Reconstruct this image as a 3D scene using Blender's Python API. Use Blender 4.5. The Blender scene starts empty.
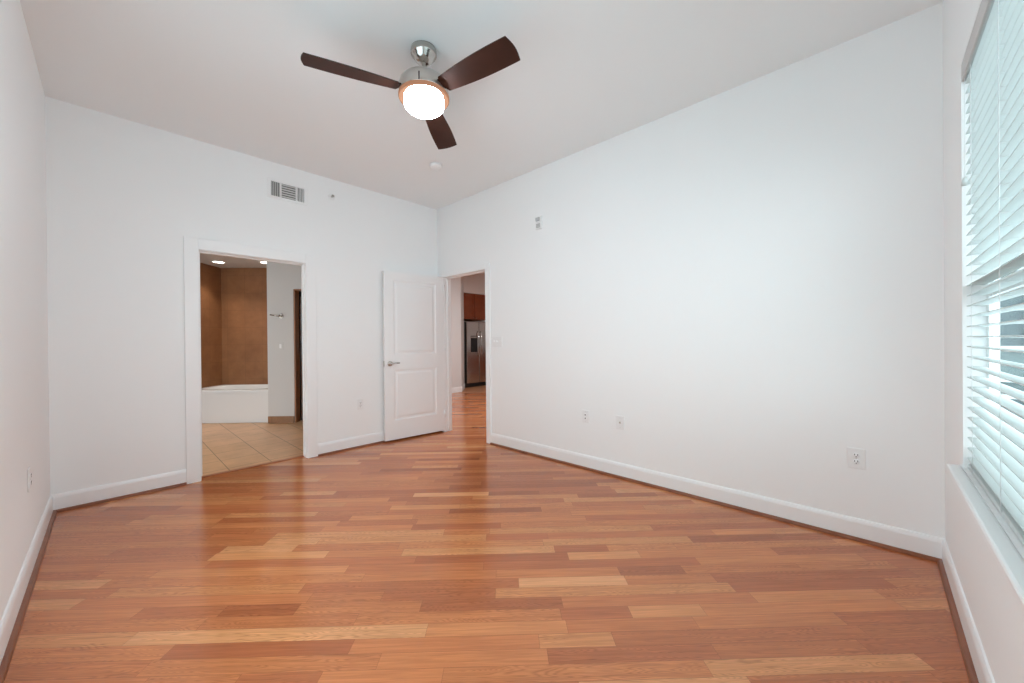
import bpy, bmesh, math, random
from mathutils import Vector, Matrix
random.seed(11)
C = bpy.context.scene.collection
sc = bpy.context.scene
S2 = math.sqrt(.5)

# ------------------------------------------------------------------ camera
cam_d = bpy.data.cameras.new('camera'); cam = bpy.data.objects.new('camera', cam_d); C.objects.link(cam)
fwd = Vector((0.7246741, 0.68908354, -0.00336519)); rgt = Vector((0.68903571, -0.7246688, -0.00921527))
upv = Vector((0.00878874, -0.00435934, 0.99995188))
M = Matrix((rgt, upv, -fwd)).transposed().to_4x4(); M.translation = (-3.1324, -4.3882, 1.2347)
cam.matrix_world = M
cam_d.sensor_width = 36; cam_d.lens = 382.24/1024*36; cam_d.clip_start = .02
sc.camera = cam

# ------------------------------------------------------------------ world, big lights, exposure
SKY = 4.3
GLOBE = 36.0
w = bpy.data.worlds.new('sky'); sc.world = w; w.use_nodes = True
nt = w.node_tree; nt.nodes.clear()
wo = nt.nodes.new('ShaderNodeOutputWorld'); bg = nt.nodes.new('ShaderNodeBackground')
tc = nt.nodes.new('ShaderNodeTexCoord'); sx = nt.nodes.new('ShaderNodeSeparateXYZ'); cr = nt.nodes.new('ShaderNodeValToRGB')
nt.links.new(tc.outputs['Generated'], sx.inputs[0]); nt.links.new(sx.outputs['Z'], cr.inputs[0])
cr.color_ramp.elements[0].position = 0.0; cr.color_ramp.elements[0].color = (.64, .70, .735, 1)
cr.color_ramp.elements[1].position = .6; cr.color_ramp.elements[1].color = (.82, .95, 1.0, 1)
nt.links.new(cr.outputs[0], bg.inputs[0]); bg.inputs[1].default_value = SKY
nt.links.new(bg.outputs[0], wo.inputs[0])

W, L, H, T = 3.444, 4.660, 3.05, .11
WX0, WX1, WZ0, WZ1 = -3.10, -.60, .667, 2.40

def lamp(name, kind, loc, energy, color=(1, 1, 1), **kw):
    d = bpy.data.lights.new(name, kind); d.energy = energy; d.color = color
    for k, v in kw.items(): setattr(d, k, v)
    o = bpy.data.objects.new(name, d); C.objects.link(o); o.location = loc
    return o
# the window opening guides sky sampling (a portal gives no light of its own)
pt = lamp('window_portal', 'AREA', ((WX0+WX1)/2, -L-.16, (WZ0+WZ1)/2), 1, shape='RECTANGLE', size=WX1-WX0+.1, size_y=WZ1-WZ0+.1)
pt.rotation_euler = (math.radians(90), 0, 0); pt.data.cycles.is_portal = True
# added bare window in the side wall, out of view, for daylight fill
AY0, AY1 = -4.05, -2.05
pt = lamp('window_portal', 'AREA', (-W-.20, (AY0+AY1)/2, (WZ0+WZ1)/2), 1, shape='RECTANGLE', size=WZ1-WZ0+.1, size_y=AY1-AY0+.1)
pt.rotation_euler = (0, math.radians(-90), 0); pt.data.cycles.is_portal = True
# added fill lamp, unseen, brightening the living room beyond the open door
lv = lamp('living_room_fill', 'AREA', (2.2, .2, 3.0), 60, (.93, .98, 1.0), shape='DISK', size=.6)

sc.view_settings.view_transform = 'Standard'; sc.view_settings.look = 'None'
sc.view_settings.exposure = 0.56; sc.view_settings.gamma = 1.0; sc.view_settings.use_curve_mapping = False
sc.cycles.use_denoising = True
sc.cycles.max_bounces = 16; sc.cycles.diffuse_bounces = 10; sc.cycles.glossy_bounces = 6
sc.cycles.transparent_max_bounces = 24; sc.cycles.sample_clamp_indirect = 20.0
sc.cycles.caustics_reflective = False; sc.cycles.caustics_refractive = False

# ------------------------------------------------------------------ materials
def srgb(r, g, b):
    f = lambda c: (c/12.92 if c <= .04045 else ((c+.055)/1.055)**2.4)
    return (f(r/255), f(g/255), f(b/255), 1)
def mat(name, col, rough=.6, metal=0., spec=.5, emit=None, estr=0, bump=None, noise=None, aniso=0):
    m = bpy.data.materials.new(name); m.use_nodes = True; n = m.node_tree; b = n.nodes['Principled BSDF']
    b.inputs['Base Color'].default_value = col; b.inputs['Roughness'].default_value = rough
    b.inputs['Metallic'].default_value = metal; b.inputs['Specular IOR Level'].default_value = spec
    if emit: b.inputs['Emission Color'].default_value = emit; b.inputs['Emission Strength'].default_value = estr
    if bump or noise:
        t = n.nodes.new('ShaderNodeTexCoord'); x = n.nodes.new('ShaderNodeTexNoise')
        x.inputs['Scale'].default_value = (bump or noise)[0]; x.inputs['Detail'].default_value = 4
        n.links.new(t.outputs['Object'], x.inputs['Vector'])
        if bump:
            bp = n.nodes.new('ShaderNodeBump'); bp.inputs['Strength'].default_value = bump[1]; bp.inputs['Distance'].default_value = .002
            n.links.new(x.outputs['Fac'], bp.inputs['Height']); n.links.new(bp.outputs[0], b.inputs['Normal'])
        if noise:
            r = n.nodes.new('ShaderNodeValToRGB'); r.color_ramp.elements[0].color = col; r.color_ramp.elements[1].color = noise[1]
            r.color_ramp.elements[0].position = .3; r.color_ramp.elements[1].position = .7
            n.links.new(x.outputs['Fac'], r.inputs[0]); n.links.new(r.outputs[0], b.inputs['Base Color'])
    return m
PAINT = mat('wall_paint', (.878, .888, .890, 1), .75, spec=.25, bump=(160, .06))
CEIL = mat('ceiling_paint', (.868, .888, .893, 1), .85, spec=.2, bump=(160, .06))
TRIM = mat('trim_enamel', (.87, .875, .878, 1), .35, spec=.45)
DOORM = mat('door_enamel', (.87, .873, .876, 1), .38, spec=.45)
PLATE = mat('plate_plastic', (.84, .845, .845, 1), .35)
SLOT = mat('socket_slot', (.05, .05, .05, 1), .6)
NICKEL = mat('brushed_nickel', (.56, .53, .50, 1), .28, 1.0)
NICKELD = mat('polished_nickel', (.50, .48, .45, 1), .18, 1.0)
RINGGLOW = mat('ring_painted_glow', (.014, .007, .004, 1), .6, spec=.0, emit=(1, .50, .30, 1), estr=.28)  # globe's orange light on the rim painted in as emission over a dark base
SHOE = mat('shoe_mould_wood', srgb(120, 66, 40), .35, noise=(9, srgb(142, 84, 54)))
BLADE = mat('walnut_blade', srgb(54, 29, 20), .55, spec=.2, noise=(7, srgb(68, 37, 26)))
BLADEE = mat('blade_edge', srgb(38, 20, 14), .5)
CHROME = mat('chrome', (.62, .62, .62, 1), .16, 1.0)
VENTD = mat('vent_duct', (.10, .10, .10, 1), .8)
VENTL = mat('vent_louver', (.55, .55, .54, 1), .5)
SINK = mat('tub_acrylic', (.74, .735, .725, 1), .22)
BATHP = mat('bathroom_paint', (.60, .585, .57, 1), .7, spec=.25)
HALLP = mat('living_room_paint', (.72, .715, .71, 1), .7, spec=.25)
THRESH = mat('threshold_wood', srgb(168, 98, 62), .35, noise=(9, srgb(182, 112, 74)))
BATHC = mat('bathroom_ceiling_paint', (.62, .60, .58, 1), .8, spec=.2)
GLOBEM = mat('frosted_globe', (.9, .88, .84, 1), .3, emit=(.90, .99, 1.08, 1), estr=GLOBE)
DOWN = mat('downlight_lens', (.9, .9, .9, 1), .4, emit=(1, .93, .84, 1), estr=5)
STEEL = mat('stainless_steel', (.62, .60, .57, 1), .20, 1.0)
BLACKP = mat('black_plastic', (.012, .012, .013, 1), .3)
CABW = mat('cherry_cabinet', srgb(122, 58, 28), .38, noise=(6, srgb(140, 70, 36)))
DARKW = mat('dark_door_wood', srgb(150, 98, 62), .4, noise=(6, srgb(164, 110, 72)))
DARKER = mat('dark_room_shade', (.02, .012, .008, 1), .6)  # near-black colour stands for the shade of the room behind the opening
VALM = mat('valance_pvc', (.55, .54, .53, 1), .4)
CORD = mat('ladder_cord', (.78, .80, .80, 1), .8)
VINYL = mat('window_vinyl', (.80, .83, .83, 1), .35)
STONE = mat('far_building_wall', (.075, .10, .10, 1), .8, noise=(.6, (.095, .12, .12, 1)))
FARF = mat('far_building_trim', (.38, .42, .42, 1), .6)
FARG = mat('far_building_glass', (.035, .055, .06, 1), .3)
GROUND = mat('outdoor_paving', (.60, .65, .67, 1), .9, noise=(.4, (.65, .69, .71, 1)))
GLASS = bpy.data.materials.new('window_glass'); GLASS.use_nodes = True
n = GLASS.node_tree; n.nodes.clear()
o_ = n.nodes.new('ShaderNodeOutputMaterial'); mx = n.nodes.new('ShaderNodeMixShader'); tr = n.nodes.new('ShaderNodeBsdfTransparent'); gl = n.nodes.new('ShaderNodeBsdfGlossy')
mx.inputs[0].default_value = .06; tr.inputs[0].default_value = (.95, .98, .98, 1); gl.inputs['Roughness'].default_value = .02
n.links.new(tr.outputs[0], mx.inputs[1]); n.links.new(gl.outputs[0], mx.inputs[2]); n.links.new(mx.outputs[0], o_.inputs[0])
SLAT = bpy.data.materials.new('blind_slat'); SLAT.use_nodes = True
n = SLAT.node_tree; b = n.nodes['Principled BSDF']; b.inputs['Base Color'].default_value = (.70, .735, .725, 1); b.inputs['Roughness'].default_value = .4
tl = n.nodes.new('ShaderNodeBsdfTranslucent'); tl.inputs[0].default_value = (.72, .78, .78, 1)
mx = n.nodes.new('ShaderNodeMixShader'); mx.inputs[0].default_value = .22
n.links.new(b.outputs[0], mx.inputs[1]); n.links.new(tl.outputs[0], mx.inputs[2]); n.links.new(mx.outputs[0], n.nodes['Material Output'].inputs[0])

def wood_floor():
    m = bpy.data.materials.new('oak_plank_floor'); m.use_nodes = True; n = m.node_tree; b = n.nodes['Principled BSDF']
    N = n.nodes.new; K = n.links.new
    at = N('ShaderNodeAttribute'); at.attribute_name = 'plank'; at.attribute_type = 'GEOMETRY'
    sp = N('ShaderNodeSeparateColor'); K(at.outputs['Color'], sp.inputs[0])
    uv = N('ShaderNodeUVMap'); uv.uv_map = 'plank_uv'
    su = N('ShaderNodeSeparateXYZ'); K(uv.outputs[0], su.inputs[0])   # x: along (m), y: across (m)
    def math_(op, a, bb=None, v=None):
        q = N('ShaderNodeMath'); q.operation = op
        K(a, q.inputs[0]) if not isinstance(a, (int, float)) else setattr(q.inputs[0], 'default_value', a)
        if bb is not None: K(bb, q.inputs[1]) if not isinstance(bb, (int, float)) else setattr(q.inputs[1], 'default_value', bb)
        return q.outputs[0]
    off = math_('MULTIPLY', sp.outputs[1], 37.0)
    cb = N('ShaderNodeCombineXYZ')
    K(math_('ADD', math_('MULTIPLY', su.outputs[0], 2.2), off), cb.inputs[0]); K(math_('ADD', math_('MULTIPLY', su.outputs[1], 55.0), off), cb.inputs[1]); K(off, cb.inputs[2])
    gr = N('ShaderNodeTexNoise'); gr.inputs['Scale'].default_value = 1.6; gr.inputs['Detail'].default_value = 6; gr.inputs['Roughness'].default_value = .62; gr.inputs['Distortion'].default_value = .5
    K(cb.outputs[0], gr.inputs['Vector'])
    cb2 = N('ShaderNodeCombineXYZ')
    K(math_('ADD', math_('MULTIPLY', su.outputs[0], 1.1), off), cb2.inputs[0]); K(math_('ADD', math_('MULTIPLY', su.outputs[1], 13.0), off), cb2.inputs[1]); K(off, cb2.inputs[2])
    big = N('ShaderNodeTexNoise'); big.inputs['Scale'].default_value = 1.8; big.inputs['Detail'].default_value = 1.0; K(cb2.outputs[0], big.inputs['Vector'])
    # cathedral rings: iso-lines of the smooth noise
    ring = math_('SINE', math_('MULTIPLY', big.outputs['Fac'], 95.0))
    ring = math_('POWER', math_('ABSOLUTE', ring), 4.0)
    ringy = math_('MULTIPLY', ring, math_('MULTIPLY', math_('GREATER_THAN', sp.outputs[2], .35), .24))
    base = N('ShaderNodeValToRGB'); e = base.color_ramp.elements
    e[0].position = 0; e[0].color = srgb(154, 82, 48); e[1].position = 1; e[1].color = srgb(226, 164, 116)
    for p_, c_ in ((.30, srgb(180, 103, 62)), (.62, srgb(199, 122, 74)), (.86, srgb(213, 143, 92))):
        x = e.new(p_); x.color = c_
    K(sp.outputs[0], base.inputs[0])
    fac = math_('ADD', math_('MULTIPLY', gr.outputs['Fac'], .95), .50)
    fac = math_('SUBTRACT', fac, ringy)
    mul = N('ShaderNodeMix'); mul.data_type = 'RGBA'; mul.blend_type = 'MULTIPLY'; mul.inputs[0].default_value = 1
    cc = N('ShaderNodeCombineColor'); K(fac, cc.inputs[0]); K(math_('POWER', fac, 1.10), cc.inputs[1]); K(math_('POWER', fac, 1.25), cc.inputs[2])
    K(base.outputs[0], mul.inputs[6]); K(cc.outputs[0], mul.inputs[7])
    # seams
    ed = math_('MINIMUM', su.outputs[1], math_('SUBTRACT', .076, su.outputs[1]))
    seam = math_('LESS_THAN', ed, .0007)
    en = math_('LESS_THAN', su.outputs[0], .0012)
    sm = math_('MULTIPLY', math_('MAXIMUM', seam, en), .6)
    dk = N('ShaderNodeMix'); dk.data_type = 'RGBA'; K(sm, dk.inputs[0]); K(mul.outputs[2], dk.inputs[6]); dk.inputs[7].default_value = srgb(70, 36, 22)
    K(dk.outputs[2], b.inputs['Base Color'])
    b.inputs['Specular IOR Level'].default_value = .5; b.inputs['Coat Weight'].default_value = .15; b.inputs['Coat Roughness'].default_value = .12
    K(math_('ADD', math_('MULTIPLY', gr.outputs['Fac'], .10), .16), b.inputs['Roughness'])
    bp = N('ShaderNodeBump'); bp.inputs['Strength'].default_value = .05; bp.inputs['Distance'].default_value = .001
    K(gr.outputs['Fac'], bp.inputs['Height']); K(bp.outputs[0], b.inputs['Normal'])
    return m
OAK = wood_floor()

def tile_mat(name, c1, c2, grout, size, rot=0, vertical=False, rough=.4, squash=1.0, nscale=3.0, off=(0, 0)):
    m = bpy.data.materials.new(name); m.use_nodes = True; n = m.node_tree; b = n.nodes['Principled BSDF']; N = n.nodes.new; K = n.links.new
    g = N('ShaderNodeNewGeometry'); mp = N('ShaderNodeMapping')
    K(g.outputs['Position'], mp.inputs['Vector'])
    if vertical:   # tiles on an upright face: along the wall, up
        mp.inputs['Rotation'].default_value = (0, 0, rot)
        s = N('ShaderNodeSeparateXYZ'); K(mp.outputs[0], s.inputs[0]); cb = N('ShaderNodeCombineXYZ'); K(s.outputs['X'], cb.inputs[0]); K(s.outputs['Z'], cb.inputs[1]); vec = cb.outputs[0]
    else:
        mp.inputs['Rotation'].default_value = (0, 0, rot); mp.inputs['Location'].default_value = (off[0], off[1], 0); vec = mp.outputs[0]
    br = N('ShaderNodeTexBrick'); br.offset = 0; br.squash = 1
    br.inputs['Scale'].default_value = 1/size; br.inputs['Brick Width'].default_value = 1; br.inputs['Row Height'].default_value = squash
    br.inputs['Mortar Size'].default_value = .010; br.inputs['Color1'].default_value = c1; br.inputs['Color2'].default_value = c2; br.inputs['Mortar'].default_value = grout
    K(vec, br.inputs['Vector'])
    no = N('ShaderNodeTexNoise'); no.inputs['Scale'].default_value = nscale; no.inputs['Detail'].default_value = 8; no.inputs['Roughness'].default_value = .65; K(g.outputs['Position'], no.inputs['Vector'])
    r = N('ShaderNodeValToRGB'); r.color_ramp.elements[0].position = .3; r.color_ramp.elements[0].color = (.72, .70, .68, 1); r.color_ramp.elements[1].position = .72; r.color_ramp.elements[1].color = (1.0, 1.0, 1.0, 1)
    K(no.outputs['Fac'], r.inputs[0])
    mu = N('ShaderNodeMix'); mu.data_type = 'RGBA'; mu.blend_type = 'MULTIPLY'; mu.inputs[0].default_value = 1
    K(br.outputs['Color'], mu.inputs[6]); K(r.outputs[0], mu.inputs[7]); K(mu.outputs[2], b.inputs['Base Color'])
    b.inputs['Roughness'].default_value = rough
    return m
FTILE = tile_mat('bathroom_floor_tile', srgb(232, 184, 140), srgb(225, 177, 132), srgb(140, 98, 68), .355, rough=.38, off=(.215, .12))
WTILE_B = tile_mat('brown_wall_tile', srgb(152, 104, 68), srgb(146, 100, 66), srgb(134, 92, 60), .30, rot=math.radians(45), vertical=True, rough=.45, squash=1.0, nscale=5)
WTILE_L = tile_mat('brown_wall_tile_side', srgb(152, 104, 68), srgb(146, 100, 66), srgb(134, 92, 60), .30, rot=math.radians(-45), vertical=True, rough=.45, nscale=5)
BTILE = tile_mat('base_tile', srgb(150, 108, 74), srgb(144, 102, 70), srgb(110, 76, 52), .33, rot=math.radians(45), vertical=True, rough=.4, nscale=5)
KTILE = tile_mat('kitchen_floor_tile', srgb(196, 138, 98), srgb(188, 130, 92), srgb(130, 86, 58), .33, rough=.35)

# ------------------------------------------------------------------ mesh helpers
def new(): return bmesh.new()
def put(bm, tmp):
    me = bpy.data.meshes.new('tmp'); tmp.to_mesh(me); tmp.free(); bm.from_mesh(me); bpy.data.meshes.remove(me)
def box(bm, x0, x1, y0, y1, z0, z1, bev=0, seg=2, mtx=None):
    t = bmesh.new(); bmesh.ops.create_cube(t, size=1)
    for v in t.verts:
        v.co = Vector(((x0+x1)/2+v.co.x*(x1-x0), (y0+y1)/2+v.co.y*(y1-y0), (z0+z1)/2+v.co.z*(z1-z0)))
    if bev: bmesh.ops.bevel(t, geom=t.edges[:], offset=bev, segments=seg, affect='EDGES', profile=.5)
    if mtx: bmesh.ops.transform(t, matrix=mtx, verts=t.verts[:])
    put(bm, t); return bm
def lathe(bm, prof, loc=(0, 0, 0), seg=40, mtx=None, cap=True):
    t = bmesh.new(); rings = []
    for r, z in prof:
        if r < 1e-6: rings.append([t.verts.new((0, 0, z))])
        else: rings.append([t.verts.new((r*math.cos(2*math.pi*k/seg), r*math.sin(2*math.pi*k/seg), z)) for k in range(seg)])
    for a, b_ in zip(rings, rings[1:]):
        for k in range(seg):
            k2 = (k+1) % seg
            if len(a) == 1 and len(b_) > 1: t.faces.new((a[0], b_[k], b_[k2]))
            elif len(b_) == 1 and len(a) > 1: t.faces.new((a[k], b_[0], a[k2]))
            elif len(a) > 1: t.faces.new((a[k], b_[k], b_[k2], a[k2]))
    if cap:
        for rg in (rings[0], rings[-1]):
            if len(rg) > 1: t.faces.new(rg)
    bmesh.ops.recalc_face_normals(t, faces=t.faces[:])
    for f in t.faces: f.smooth = True
    if mtx: bmesh.ops.transform(t, matrix=mtx, verts=t.verts[:])
    bmesh.ops.translate(t, vec=Vector(loc), verts=t.verts[:])
    put(bm, t); return bm
def tube(bm, pts, r, seg=10, r1=None):
    pts = [Vector(p) for p in pts]; t = bmesh.new(); rings = []
    for i, p in enumerate(pts):
        d = (pts[min(i+1, len(pts)-1)]-pts[max(i-1, 0)]).normalized()
        a = d.orthogonal().normalized() if i == 0 else (a0 - d*a0.dot(d)).normalized()
        a0 = a; b_ = d.cross(a); rr = r if r1 is None else r+(r1-r)*i/(len(pts)-1)
        rings.append([t.verts.new(p+(a*math.cos(2*math.pi*k/seg)+b_*math.sin(2*math.pi*k/seg))*rr) for k in range(seg)])
    for a, b_ in zip(rings, rings[1:]):
        for k in range(seg): t.faces.new((a[k], a[(k+1) % seg], b_[(k+1) % seg], b_[k]))
    t.faces.new(rings[0]); t.faces.new(rings[-1]); bmesh.ops.recalc_face_normals(t, faces=t.faces[:])
    for f in t.faces: f.smooth = len(f.verts) == 4
    put(bm, t); return bm
def prism(bm, poly, z0, z1):
    t = bmesh.new(); a = [t.verts.new((x, y, z0)) for x, y in poly]; b_ = [t.verts.new((x, y, z1)) for x, y in poly]
    t.faces.new(a); t.faces.new(b_)
    for k in range(len(poly)): t.faces.new((a[k], a[(k+1) % len(a)], b_[(k+1) % len(a)], b_[k]))
    bmesh.ops.recalc_face_normals(t, faces=t.faces[:]); put(bm, t); return bm
def sweep(bm, prof, p0, p1, out):
    """extrude a wall-moulding profile [(distance from wall, height)] from p0 to p1; out = unit vector off the wall"""
    t = bmesh.new(); o = Vector((out[0], out[1], 0)); R = []
    for p in (p0, p1): R.append([t.verts.new(Vector((p[0], p[1], 0))+o*d+Vector((0, 0, z))) for d, z in prof])
    k = len(prof)
    for i in range(k): t.faces.new((R[0][i], R[0][(i+1) % k], R[1][(i+1) % k], R[1][i]))
    t.faces.new(R[0]); t.faces.new(R[1]); bmesh.ops.recalc_face_normals(t, faces=t.faces[:]); put(bm, t); return bm
def obj(name, bm, m, parent=None, mats=None):
    me = bpy.data.meshes.new(name); bm.to_mesh(me); bm.free()
    for x in (mats or [m]): me.materials.append(x)
    o = bpy.data.objects.new(name, me); C.objects.link(o)
    if parent: o.parent = parent
    return o
def tag(o, label, cat, group=None, kind=None):
    o['label'] = label; o['category'] = cat
    if group: o['group'] = group
    if kind: o['kind'] = kind
    return o
def empty(name, loc, label, cat, group=None, kind=None, rot=(0, 0, 0)):
    o = bpy.data.objects.new(name, None); C.objects.link(o); o.location = loc; o.rotation_euler = rot; o.empty_display_size = .05
    return tag(o, label, cat, group, kind)
def struct(name, bm, m, label, cat, mats=None):
    return tag(obj(name, bm, m, mats=mats), label, cat, kind='structure')
def XY(u, v): return ((u+v)*S2, (u-v)*S2)          # the diagonal axes: u straight ahead of the camera, v to the right

# ------------------------------------------------------------------ structure: bedroom
# openings
BX0, BX1, BZ = -2.577, -1.700, 2.066                # bathroom opening in the back wall
CY0, CY1, CZ = -.985, -.150, 2.090                  # door opening in the right wall
bm = new()
box(bm, -W-T, BX0-.02, 0, T, 0, H); box(bm, BX1+.02, T, 0, T, 0, H); box(bm, BX0-.02, BX1+.02, 0, T, BZ+.02, H)
struct('wall_back', bm, PAINT, 'white back wall with the bathroom opening and the air vent', 'wall')
bm = new()
box(bm, 0, T, -L, CY0-.02, 0, H); box(bm, 0, T, CY1+.02, 0, 0, H); box(bm, 0, T, CY0-.02, CY1+.02, CZ+.02, H)
struct('wall_right', bm, PAINT, 'long white wall with three low outlets and the open doorway', 'wall')
bm = new(); box(bm, -W-T, -W, -L, AY0, 0, H); box(bm, -W-T, -W, AY1, 0, 0, H); box(bm, -W-T, -W, AY0, AY1, 0, WZ0); box(bm, -W-T, -W, AY0, AY1, WZ1, H)
struct('wall_left', bm, PAINT, 'white side wall at the left edge with one low outlet', 'wall')
bm = new(); DT = .098
box(bm, -W-T, WX0, -L-DT, -L, 0, H); box(bm, WX1, T, -L-DT, -L, 0, H); box(bm, WX0, WX1, -L-DT, -L, 0, WZ0-.036); box(bm, WX0, WX1, -L-DT, -L, WZ1, H)
struct('wall_window', bm, PAINT, 'white wall around the window with blinds', 'wall')
bm = new(); box(bm, -W-T, 7.0, -L-DT, T, H, H+.1); box(bm, T, 7.0, T, 5.2, H, H+.1)
struct('ceiling', bm, CEIL, 'flat pale ceiling carrying the ceiling fan', 'ceiling')

# plank floor: every plank laid on the diagonal
def plank_floor():
    t = bmesh.new(); col = t.loops.layers.float_color.new('plank'); uvl = t.loops.layers.uv.new('plank_uv')
    pw = .076; rnd = random.Random(5)
    row = 0; u = -6.0
    while u < 3.72:
        v = -4.2 - rnd.random()*1.2
        while v < 6.5:
            ln = rnd.choice((.32, .42, .55, .62, .7, .85, 1.0, 1.2))*rnd.uniform(.9, 1.1)
            r1 = min(.90, max(.06, rnd.gauss(.52, .20))); r2 = rnd.random(); r3 = rnd.random()
            cs = [(u, v), (u, v+ln), (u+pw, v+ln), (u+pw, v)]
            x, y = XY(u+pw/2, v+ln/2)
            if -W-1 < x < 6.5 and -L-1 < y < 4:
                f = t.faces.new([t.verts.new((*XY(a, b_), 0)) for a, b_ in cs])
                for lp, (a, b_) in zip(f.loops, cs): lp[col] = (r1, r2, r3, 1); lp[uvl].uv = (b_-v, a-u)
            v += ln
        u += pw; row += 1
    for co, no in (((-W, 0, 0), (1, 0, 0)), ((0, 0, 0), (1, 0, 0)), ((0, -L, 0), (0, 1, 0)), ((0, T, 0), (0, 1, 0)), ((6, 0, 0), (1, 0, 0)), ((0, 2.84, 0), (0, 1, 0)), ((*XY(3.72, 0), 0), (1, 1, 0))):
        bmesh.ops.bisect_plane(t, geom=t.verts[:]+t.edges[:]+t.faces[:], plane_co=co, plane_no=Vector(no).normalized(), dist=1e-6)
    bad = []
    for f in t.faces:
        c = f.calc_center_median()
        ok = (-W < c.x < 0 and -L < c.y < T) or (0 < c.x < 6 and -L < c.y < 2.84 and c.x+c.y < 3.72/S2)
        if not ok: bad.append(f)
        elif f.normal.z < 0: f.normal_flip()
    bmesh.ops.delete(t, geom=bad, context='FACES')
    # sub-floor under the planks
    for (x0, x1, y0, y1) in ((-W, 0, -L, T), (0, 6, -L, 2.84)):
        q = [t.verts.new(p) for p in ((x0, y0, -.02), (x1, y0, -.02), (x1, y1, -.02), (x0, y1, -.02))]; t.faces.new(q)
    return t
struct('floor', plank_floor(), OAK, 'glossy reddish oak plank floor laid diagonally', 'floor')

# baseboards with the brown shoe moulding in front
BASE = [(0, 0), (.014, 0), (.014, .105), (.011, .118), (.006, .128), (0, .130)]
SHP = [(.014, 0), (.034, 0), (.033, .008), (.029, .014), (.022, .018), (.014, .019)]
CB0, CB1 = BX0-.105, BX1+.108                       # outer edges of the bathroom casing
CC0 = CY0-.077
bm = new(); sweep(bm, BASE, (-W, 0), (CB0, 0), (0, -1)); sweep(bm, BASE, (CB1, 0), (-.001, 0), (0, -1))
struct('baseboard_back', bm, TRIM, 'white baseboard along the back wall, broken by the bathroom opening', 'baseboard')
bm = new(); sweep(bm, BASE, (0, -L), (0, CC0), (-1, 0)); struct('baseboard_right', bm, TRIM, 'long white baseboard under the three outlets', 'baseboard')
bm = new(); sweep(bm, BASE, (-W, -L), (-W, 0), (1, 0)); struct('baseboard_left', bm, TRIM, 'white baseboard along the left side wall', 'baseboard')
bm = new(); sweep(bm, BASE, (-W, -L), (0, -L), (0, 1)); struct('baseboard_window', bm, TRIM, 'white baseboard below the window sill', 'baseboard')
bm = new(); sweep(bm, SHP, (-W+.014, 0), (CB0, 0), (0, -1)); sweep(bm, SHP, (CB1, 0), (-.014, 0), (0, -1))
struct('trim_1', bm, SHOE, 'brown quarter-round strip at the foot of the back wall', 'trim')
bm = new(); sweep(bm, SHP, (0, -L+.014), (0, CC0), (-1, 0)); struct('trim_2', bm, SHOE, 'brown quarter-round strip along the wall with three outlets', 'trim')
bm = new(); sweep(bm, SHP, (-W, -L+.014), (-W, -.014), (1, 0)); struct('trim_3', bm, SHOE, 'brown quarter-round strip along the left side wall', 'trim')
bm = new(); sweep(bm, SHP, (-W+.014, -L), (-.014, -L), (0, 1)); struct('trim_4', bm, SHOE, 'brown quarter-round strip below the window', 'trim')

# casings: bathroom opening
def casing_piece(bm, x0, x1, z0, z1, a, b_):       # a..b_: depth range, local x/z plane
    box(bm, x0, x1, a, b_, z0, z1, .004, 2)
bm = new(); cw = .102
casing_piece(bm, BX0-.004-cw, BX0-.004, 0, BZ+.004+cw, -.020, -.0005)
casing_piece(bm, BX1+.004, BX1+.004+cw, 0, BZ+.004+cw, -.020, -.0005)
casing_piece(bm, BX0-.004, BX1+.004, BZ+.004, BZ+.004+cw, -.020, -.0005)
# jamb lining and stop
box(bm, BX0-.0195, BX0, .0, T, 0, BZ+.0195); box(bm, BX1, BX1+.0195, .0, T, 0, BZ+.0195); box(bm, BX0, BX1, .0, T, BZ, BZ+.0195)
box(bm, BX1-.012, BX1, .035, .075, 0.03, BZ, .002); box(bm, BX0, BX0+.012, .035, .075, 0.03, BZ, .002); box(bm, BX0+.012, BX1-.012, .035, .075, BZ-.012, BZ, .002)
struct('trim_5', bm, TRIM, 'white casing and jamb around the bathroom opening', 'door casing')
bm = new(); cw = .074
def cbox(y0, y1, z0, z1, x0, x1, bv=.004): box(bm, x0, x1, y0, y1, z0, z1, bv, 2)
cbox(CY0-.003-cw, CY0-.003, 0, CZ+.003+cw, -.020, -.0005); cbox(CY1+.003, CY1+.003+cw, 0, CZ+.003+cw, -.020, -.0005); cbox(CY0-.003, CY1+.003, CZ+.003, CZ+.003+cw, -.020, -.0005)
box(bm, 0, T, CY0-.0195, CY0, 0, CZ+.0195); box(bm, 0, T, CY1, CY1+.0195, 0, CZ+.0195); box(bm, 0, T, CY0, CY1, CZ, CZ+.0195)
box(bm, .045, .08, CY0, CY0+.012, 0, CZ, .002); box(bm, .045, .08, CY1-.012, CY1, 0, CZ, .002); box(bm, .045, .08, CY0+.012, CY1-.012, CZ-.012, CZ, .002)
struct('trim_6', bm, TRIM, 'white casing and jamb around the doorway to the kitchen side', 'door casing')
bm = new(); box(bm, BX0+.001, BX1-.001, .075, .125, .0005, .008, .003)
struct('trim_7', bm, THRESH, 'thin wooden threshold between oak floor and bathroom tile', 'threshold')

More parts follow.
